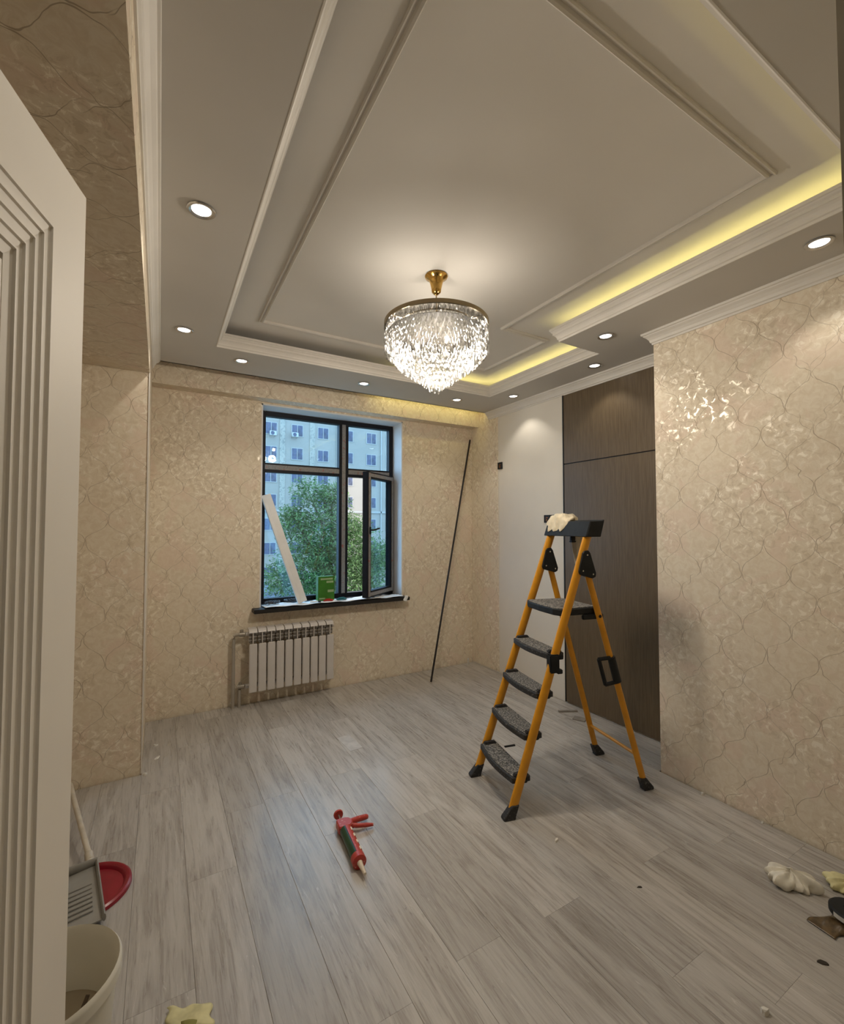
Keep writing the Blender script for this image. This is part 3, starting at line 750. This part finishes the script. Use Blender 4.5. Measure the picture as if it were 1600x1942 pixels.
# cloth thrown over the ladder head
def local_to_world(p):
    a = math.atan2(-.224, .975); c, s_ = math.cos(a), math.sin(a); return (1.58 + p[0] * c - p[1] * s_, 1.9625 + p[0] * s_ + p[1] * c, p[2])
def ragfn(u, v):
    a = 2 * math.pi * u; ph = math.pi * (v - .5)
    x = .520 + .062 * math.cos(ph) * math.cos(a); y = .100 + .112 * math.cos(ph) * math.sin(a)
    fold = .008 * math.sin(95 * y + 40 * x + 2.0 * math.sin(30 * x)) + .005 * math.sin(60 * y - 90 * x)
    k = math.cos(ph)
    zz = 1.492 + .030 * math.sin(ph) + fold * k * 1.2 + .012 * math.cos((y - .11) / .06)
    if x < .505:
        t_ = (.505 - x) / .045; x = .505 - .012 - .020 * t_ + fold * .8; zz = zz - .055 * t_ - .012
    return local_to_world((x, y, zz))
rg = empty('cleaning_cloth', local_to_world((.53, .09, 1.47))); tag(rg, 'crumpled cream cloth draped over the ladder head', 'cloth')
def shift(bm):
    bmesh.ops.translate(bm, vec=-Vector(rg.location), verts=bm.verts); bmesh.ops.remove_doubles(bm, verts=bm.verts, dist=.0005); return bm
obj('bundle', shift(quadgrid(B(), ragfn, 72, 30)), 'cloth', rg, True)
o = obj('hanging_end', shift(quadgrid(B(), lambda u, v: local_to_world((.606 + .010 * math.sin(9 * u + 4 * v), .084 + (u - .5) * (.105 * (1 - .62 * v)) - .034 * v, 1.486 - .285 * v)), 14, 16)), 'greycloth', rg, True); solidify(o, .003)
bm = B(); tube(bm, [local_to_world(p) for p in [(.560, .085, 1.500), (.590, .085, 1.504), (.604, .085, 1.494), (.608, .085, 1.470)]], .012, 8, rad2=.03); obj('fold', shift(bm), 'cloth', rg, True)

# ------------------------------------------------------------------ caulking gun on the floor
gx = Vector((-.088, -.996, 0)); cg = empty('caulking_gun', (.787, 2.172, .0), math.atan2(-.996, -.088)); tag(cg, 'red caulking gun with loaded tube lying on the floor', 'caulking gun')
hz = .031
bm = B(); tube(bm, [(-.004, 0, hz), (.004, 0, hz)], [.024, .022], 20); tube(bm, [(-.009, 0, hz), (-.004, 0, hz)], [.015, .024], 20); obj('pull_knob', bm, 'red', cg, True)
bm = B(); tube(bm, [(.004, 0, hz), (.075, 0, hz)], .0042, 8); obj('plunger_rod', bm, 'steel', cg, True)
bm = B(); prism(bm, [(.058, -.024), (.070, -.030), (.122, -.030), (.128, -.020), (.128, .024), (.112, .040), (.086, .046), (.066, .034), (.058, .016)], hz - .018, hz + .020, 'z')
o = obj('body', bm, 'red', cg); o.modifiers.new('bevel', 'BEVEL').width = .005
bm = B(); tube(bm, [(.078, .036, hz), (.066, .075, hz - .004), (.056, .122, hz - .010), (.058, .134, hz - .011)], [.013, .012, .012, .008], 10, rad2=[.016, .014, .013, .009]); obj('grip', bm, 'red', cg, True)
bm = B(); tube(bm, [(.104, .036, hz), (.112, .066, hz - .004), (.116, .105, hz - .010), (.118, .140, hz - .016)], [.010, .009, .009, .006], 10, rad2=[.012, .010, .010, .007]); obj('trigger', bm, 'red', cg, True)
bm = B(); tube(bm, [(.129, 0, hz), (.325, 0, hz)], .0262, 24); obj('sealant_tube', bm, 'green_tube', cg, True)
bm = B()    # half barrel cradle wrapping the handle side
seg = 9; r0, r1 = .0275, .0295
quads = []
for i in range(seg + 1):
    a = R(-25) + R(122) * i / seg; quads.append((a, math.cos(a), math.sin(a)))
prism(bm, [(r1 * c_, r1 * s_) for a, c_, s_ in quads] + [(r0 * c_, r0 * s_) for a, c_, s_ in reversed(quads)], .128, .326, 'x'); bmesh.ops.translate(bm, vec=(0, 0, hz), verts=bm.verts)
obj('barrel_cradle', bm, 'red', cg)
for k in range(4): 
    x_ = .150 + .046 * k
    bm = B(); aa = R(48); tube(bm, [(x_, .0285 * math.cos(aa) , hz + .0285 * math.sin(aa)), (x_ + .020, .0285 * math.cos(aa), hz + .0285 * math.sin(aa))], .0050, 8); obj('paint_drip', bm, 'nozzle', cg, True)
bm = B(); tube(bm, [(.318, 0, hz), (.348, 0, hz)], [.0305, .0305], 24); tube(bm, [(.348, 0, hz), (.352, 0, hz)], [.0305, .020], 24); obj('front_cap', bm, 'red', cg, True)
bm = B(); tube(bm, [(.350, 0, hz), (.358, 0, hz), (.412, .004, hz - .006)], [.013, .011, .006], 12); obj('nozzle', bm, 'nozzle', cg, True)

# ------------------------------------------------------------------ door leaf
dr = empty('door_1', (-.3464, .2104, 0), math.atan2(.963, .27)); tag(dr, 'white panelled door leaf standing open at the left', 'door', kind='structure')
DL = .82
obj('leaf', box(B(), 0, DL, 0, .040, .012, 2.050, .002), 'door', dr)
for i, (ins, z_top) in enumerate([(.122, 1.918), (.146, 1.894), (.168, 1.872), (.190, 1.850), (.210, 1.830)]):
    bm = B(); x0, x1, z0, z1 = ins, DL - ins, .13 + (ins - .122), z_top
    path = [(x0, z0), (x0, z1), (x1, z1), (x1, z0)]
    pr = [(0, 0), (0, -.007), (.0015, -.0095), (.0040, -.0095), (.0055, -.006), (.0205, -.0035), (.0205, 0)]
    # sweep in the leaf plane, then stand it up
    sweep(bm, path, pr, True)
    for v in bm.verts: v.co = Vector((v.co.x, v.co.z, v.co.y))
    obj('panel_moulding', bm, 'door', dr)
obj('centre_panel', box(B(), .235, DL - .235, -.006, 0, .25, 1.80, .002), 'door', dr)
for hz_ in (.25, 1.05, 1.80): obj('hinge', tube(B(), [(-.006, .040, hz_ - .05), (-.006, .040, hz_ + .05)], .007, 8), 'chrome', dr, True)

# ------------------------------------------------------------------ things on the floor at the left
bk = empty('bucket', (-.233, 1.492, 0)); tag(bk, 'cloudy white plastic bucket standing behind the open door', 'bucket')
bm = B(); lathe(bm, [(0, .002), (.128, .002), (.132, .006), (.156, .270), (.1655, .274), (.1655, .298), (.1655, .304), (.160, .312), (.156, .304), (.151, .270), (.128, .010), (0, .010)], 56); obj('body', bm, 'bucket', bk, True)
bm = B(); lathe(bm, [(0, .150), (.1405, .150), (.1405, .148), (0, .146)], 40); obj('residue', bm, 'water', bk, True)
bm = B(); tube(bm, [(.050, -.045, .152), (.075, -.02, .192), (.092, .002, .228)], [.0045, .006, .005], 8)
o = obj('stir_stick', bm, 'stick', smooth=True, loc=(-.233, 1.492, 0)); tag(o, 'short dark stick leaning inside the white bucket', 'stick')
lid = empty('pail_cover', (-.232, 2.252, 0)); tag(lid, 'round red plastic lid lying on the floor', 'lid')
bm = B(); lathe(bm, [(0, .003), (.128, .003), (.134, .012), (.140, .018), (.150, .019), (.157, .014), (.159, .002), (.154, 0), (0, 0)], 56); obj('disc', bm, 'redlid', lid, True)
dp = empty('dustpan', (-.225, 2.36, .0)); tag(dp, 'grey ribbed dustpan with long pale handle lying over the red lid', 'dustpan')
dx_, dy_ = Vector((.130, -.992)), Vector((-.992, -.130))     # forward edge direction, sideways
def dpt(f, s_, z): return (.020 + dx_.x * f + dy_.x * s_, .008 + dx_.y * f + dy_.y * s_, z)
bm = B()
A = [dpt(0, 0, .030), dpt(.33, -.012, .022), dpt(.33, .262, .022), dpt(0.03, .25, .030)]
lo_ = [bm.verts.new(p) for p in A]; hi_ = [bm.verts.new((p[0], p[1], p[2] + .005)) for p in A]
bm.faces.new(lo_[::-1]); bm.faces.new(hi_)
for i in range(4): bm.faces.new((lo_[i], lo_[(i + 1) % 4], hi_[(i + 1) % 4], hi_[i]))
obj('pan', bm, 'dustpan', dp)
bm = B(); tube(bm, [dpt(0, 0, .045), dpt(.33, -.012, .030)], .006, 8, rad2=.014); tube(bm, [dpt(0, 0, .045), dpt(.02, .12, .056), dpt(.03, .25, .045)], .007, 8, rad2=.018)
obj('rim', bm, 'dustpan', dp, True)
for k in range(7):
    f = .115 + .026 * k
    bm = B(); tube(bm, [dpt(f, .020, .0335), dpt(f + .01, .125, .0345)], .0032, 6); tube(bm, [dpt(f + .012, .150, .0345), dpt(f + .02, .245, .0335)], .0032, 6); obj('rib', bm, 'dustpan', dp, True)
bm = B(); tube(bm, [(-.004, .024, .050), (-.132, .545, .088), (-.158, .66, .096)], .0115, 12); obj('handle', bm, 'pole', dp, True)
bm = B(); tube(bm, [(-.000, .005, .040), (-.014, .066, .054)], .016, 10); obj('ferrule', bm, 'pole', dp, True)
pp = empty('paper_wrapper', (.098, 1.535, 0)); tag(pp, 'torn yellowed paper wrapper on the floor by the bucket', 'paper')
o = obj('sheet', quadgrid(B(), lambda u, v: (-.055 + .115 * u + .006 * math.sin(9 * v), .058 - .048 * u - .075 * v + .004 * math.sin(14 * u), .006 + .007 * math.sin(5 * u + 1) ** 2 + .008 * v * math.sin(3 * u)), 14, 10), 'yellow_paper', pp, True); solidify(o, .0015)
o = obj('print', quadgrid(B(), lambda u, v: (-.020 + .06 * u, -.010 - .03 * u - .03 * v, .0150 + .005 * math.sin(4 * u)), 6, 4), 'olive', pp, True); solidify(o, .001)

# ------------------------------------------------------------------ things on the floor at the right
def lump(name, c, size, rot, mat, label, cat, seed=0):
    rnd = random.Random(seed); ph = [rnd.uniform(0, 6.3) for _ in range(6)]
    def fn(u, v):
        a = 2 * math.pi * u; b = math.pi * (v - .5)
        f = 1 + .20 * math.sin(3 * a + ph[0]) * math.cos(b) + .13 * math.sin(7 * a + 4 * v + ph[1]) + .08 * math.sin(13 * a - 9 * v + ph[2]) + .10 * math.sin(8 * v + 2 * a + ph[3])
        x, y, z = size[0] * math.cos(b) * math.cos(a) * f, size[1] * math.cos(b) * math.sin(a) * f, size[2] * math.sin(b) * f
        z = max(z + size[2] * .62, .001) + .0 * x
        return (x, y, z)
    bm = quadgrid(B(), fn, 64, 26); bmesh.ops.remove_doubles(bm, verts=bm.verts, dist=.0004)
    o = obj(name, bm, mat, smooth=True, loc=c, rot=(0, 0, rot)); tag(o, label, cat); return o
lump('white_rag', (2.238, .872, 0), (.084, .050, .034), R(-62), 'ragwhite', 'crumpled off-white rag on the floor near the right wall', 'rag', 4)
lump('yellow_rag', (2.405, .742, 0), (.065, .060, .026), R(20), 'yellow_paper', 'crumpled yellowish rag cut by the right picture edge', 'rag', 9)
tp = empty('tape_roll', (2.200, .672, 0)); tag(tp, 'black roll with white label lying by the yellowish rag', 'tape')
bm = B(); lathe(bm, [(.022, .030), (.058, .030), (.064, .036), (.064, .052), (.058, .058), (.022, .058)], 40, closed=True); obj('roll', bm, 'blackplastic', tp, True)
bm = B(); lathe(bm, [(0, .033), (.0215, .033), (.0215, .055), (0, .055)], 24); obj('core', bm, 'black_gap', tp, True)
bm = B(); 
for k in range(6):
    a0_, a1_ = R(148 + 14 * k), R(148 + 14 * (k + 1)); r_ = .0648
    v = [bm.verts.new((r_ * math.cos(a_), r_ * math.sin(a_), z_)) for a_, z_ in ((a0_, .036), (a1_, .036), (a1_, .052), (a0_, .052))]; bm.faces.new(v)
obj('label', bm, 'label', tp)
o = obj('plastic_wrapper', quadgrid(B(), lambda u, v: (2.085 + .16 * u - .010 * v, .765 - .085 * v - .055 * u + .008 * math.sin(9 * u), .004 + .022 * math.sin(math.pi * u) ** 2 * math.sin(math.pi * v) ** .5 * (.6 + .4 * math.sin(9 * u + 6 * v) ** 2)), 26, 16), 'brown_wrap', smooth=True)
solidify(o, .0015); tag(o, 'crumpled brown plastic wrapper under the black roll', 'wrapper')

def chip(name, x, y, s, rz, mat, label, h=.004):
    rnd = random.Random(int(x * 1000)); k = 7
    pts = [(s[0] * math.cos(2 * math.pi * i / k) * rnd.uniform(.7, 1.1), s[1] * math.sin(2 * math.pi * i / k) * rnd.uniform(.7, 1.1)) for i in range(k)]
    bm = prism(B(), pts, .0002, h, 'z')
    for v in bm.verts:
        if v.co.z > .001: v.co.x *= .8; v.co.y *= .8; v.co.z *= rnd.uniform(.6, 1.2)
    o = obj(name, bm, mat, loc=(x, y, 0), rot=(0, 0, rz)); tag(o, label, name.split('_')[-1]); return o
chip('wood_chip', 1.696, 1.170, (.014, .004), R(-30), 'darkbit', 'tiny dark sliver on the floor right of the caulking gun')
chip('dark_chip', 1.933, .668, (.020, .010), R(-50), 'darkbit', 'small dark chip on the floor below the brown wrapper')
chip('plaster_crumb', 1.610, 1.531, (.022, .008), R(20), 'crumb', 'small white crumb on the floor just right of the ladder front foot', .008)
chip('plaster_crumb', 2.570, 1.392, (.012, .009), R(0), 'crumb', 'white crumb at the forward right wall, nearer the ladder', .010)
chip('plaster_crumb', 2.578, 1.112, (.008, .006), R(0), 'crumb', 'white crumb at the forward right wall, nearer the rag', .008)
chip('plaster_crumb', 1.587, .690, (.014, .012), R(0), 'crumb', 'white crumb at the bottom edge of the picture', .014)
chip('plaster_crumb', -.048, 3.140, (.014, .012), R(0), 'crumb', 'white crumb at the foot of the left pier corner', .014)
chip('plaster_crumb', .010, 3.330, (.030, .012), R(60), 'crumb', 'white plaster smear on the floor beside the left pier', .003)
chip('plaster_crumb', .000, 3.520, (.014, .010), R(0), 'crumb', 'white crumb on the floor halfway between pier corner and window wall', .008)
chip('plaster_crumb', 2.700, 3.040, (.008, .007), R(0), 'crumb', 'white speck on the floor seen through the ladder rungs', .007)
o = obj('laminate_offcut', box(B(), -.034, .034, -.045, .045, .0003, .008, .001), 'greybit', loc=(2.765, 2.385, 0), rot=(0, 0, R(28))); tag(o, 'small grey square offcut on the floor behind the ladder', 'offcut')
o = obj('laminate_offcut', box(B(), -.012, .012, -.075, .075, .0003, .010, .001), 'greybit', loc=(2.800, 2.530, 0), rot=(0, 0, R(62))); tag(o, 'narrow grey strip offcut lying before the brown cabinet', 'offcut')
o = obj('wood_peg', box(B(), -.006, .006, -.006, .006, .0003, .070, .001), 'crumb', loc=(2.835, 3.905, 0)); tag(o, 'small upright pale wedge in the far right floor corner', 'peg')
o = obj('floor_strip', box(B(), -.045, .045, -.11, .11, .0003, .0012), 'filmgrey', loc=(1.13, 2.91, 0), rot=(0, 0, R(4))); tag(o, 'thin pale rectangle of film on the floor before the radiator', 'film')

# ------------------------------------------------------------------ outside: yard, building, tree
o = struct('ground_outside', box(B(), -40, 80, 8, 90, -7.3, -7.0), 'ground', 'pale yard ground outside the window', cat='ground')
bd = empty('apartment_building', (17, 50, -7)); tag(bd, 'pale apartment block with rows of dark windows seen through the window', 'building')
def bpart(name, x0, x1, y0, y1, z0, z1, mat, parent=bd): return obj(name, box(B(), x0 - 17, x1 - 17, y0 - 50, y1 - 50, z0 + 7, z1 + 7), mat, parent)
bpart('facade', -6, 44, 50, 60, -7, 22, 'facade')
for x in (11.15, 14.45): bpart('ornament_band', x, x + .58, 49.93, 50.0, -7, 22, 'band')
for x in (17.6, 23.2): bpart('downpipe', x, x + .14, 49.85, 50.0, -7, 22, 'winframe')
for z in (3.15, -3.6): bpart('string_course', -6, 44, 49.85, 50.0, z, z + .22, 'winframe')
winw = panew = mullw = None
wcols = [7.3, 10.23, 13.05, 16.0, 19.0, 21.98, 24.6, 27.4, 30.4]
for ci, wx in enumerate(wcols):
    for ri in range(8):
        zt = 15.4 - 2.6 * ri; wdt = 1.26 if ci % 3 else 1.0
        if winw is None:
            o = obj('window', box(B(), -.66, .66, -.06, .02, -1.30, .06), 'winframe', bd)
            p = obj('pane', box(B(), -.58, .58, -.064, -.058, -1.22, -.02), 'winblue', o)
            m_ = obj('glazing_bar', box(B(), -.03, .03, -.09, -.0645, -1.22, -.02), 'winframe', o)
            winw, panew, mullw = o, p, m_
        else:
            o = winw.copy(); COL.objects.link(o); o.parent = bd
            for src in (panew, mullw):
                c = src.copy(); COL.objects.link(c); c.parent = o
        o.location = (wx - 17, 0, zt + 7)
for i, (x, z) in enumerate([(10.0, 11.30), (12.35, 11.35)]):
    e = empty('air_conditioner', (x + .32, 49.4, z)); tag(e, ['white air conditioner below the leftmost upper window outside', 'white air conditioner at the second upper window outside'][i], 'air conditioner', 'air conditioners on the block')
    obj('casing', box(B(), -.34, .34, -.12, .24, 0, .48, .03), 'ac', e)
    for bx0 in (-.28, .24): obj('bracket', box(B(), bx0, bx0 + .04, -.12, .585, -.05, -.001), 'winframe', e)
    bm = B(); lathe(bm, [(.20, 0), (.17, .02), (0, .02)], 20); bmesh.ops.rotate(bm, matrix=Matrix.Rotation(R(90), 3, 'X'), verts=bm.verts); obj('fan_grille', bm, 'winblue', e, True, loc=(-.06, -.125, .24))
sh = empty('low_shed', (6.4, 32, -7)); tag(sh, 'low blue roofed shed at the foot of the block outside', 'shed')
obj('walls', box(B(), -2.2, 2.2, -2, 2, 0, 3.6), 'facade', sh)
bm = B(); prism(bm, [(-2.4, 3.4), (2.4, 3.4), (2.4, 3.6), (0, 4.6), (-2.4, 3.6)], -2.3, 2.3, 'y'); obj('roof', bm, 'roof', sh)
# tree
tr = empty('tree', (5.5, 16, -7)); tag(tr, 'leafy green tree growing outside the window', 'tree')
bm = B(); tube(bm, [(.1, 0, 0), (0, 0, 3.2), (-.15, .1, 5.2), (-.1, .1, 7.5)], [.24, .18, .14, .06], 10); obj('trunk', bm, 'bark', tr, True)
rnd = random.Random(5); bm = B()
blobs = [(-1.3, .2, 8.6, .8), (-.9, 0, 9.7, .7), (.0, .2, 9.7, .6), (-1.9, 0, 6.6, .8), (-.5, 0, 8.2, 1.45), (.5, .2, 7.6, 1.6), (-1.15, -.2, 7.0, 1.2), (1.35, 0, 7.0, 1.25), (.2, -.3, 6.4, 1.6), (-.7, .3, 5.9, 1.1), (1.3, .2, 5.7, 1.0), (.0, 0, 9.3, .75), (.8, 0, 8.4, .7), (1.9, .1, 7.3, .6), (-1.5, .1, 8.9, .45), (-1.6, 0, 5.4, .5)]
branch = B()
for bx0, by0, bz0, br in blobs:
    tube(branch, [(-.05, .05, max(2.5, bz0 - 2.6)), (bx0 * .5, by0 * .5, bz0 - 1.0), (bx0, by0, bz0)], [.07, .045, .015], 6)
    for _ in range(int(2100 * br * br)):
        v = Vector((rnd.gauss(0, 1), rnd.gauss(0, 1), rnd.gauss(0, 1))).normalized() * br * rnd.uniform(.35, 1.06)
        c = Vector((bx0, by0, bz0)) + Vector((v.x, v.y, v.z * .85))
        a = Vector((rnd.uniform(-1, 1), rnd.uniform(-1, 1), rnd.uniform(-.7, .4))).normalized(); b = a.cross(Vector((rnd.uniform(-.6, .6), rnd.uniform(-.6, .6), 1))).normalized()
        l_, w_ = rnd.uniform(.05, .10), rnd.uniform(.016, .030)
        bm.faces.new([bm.verts.new(c - a * l_), bm.verts.new(c + b * w_), bm.verts.new(c + a * l_), bm.verts.new(c - b * w_)])
obj('branches', branch, 'bark', tr, True)
me = bpy.data.meshes.new('foliage'); bm.to_mesh(me); bm.free(); me.materials.append(M['leaf'])
fo_ = bpy.data.objects.new('foliage', me); COL.objects.link(fo_); fo_.parent = tr; fo_['kind'] = 'stuff'
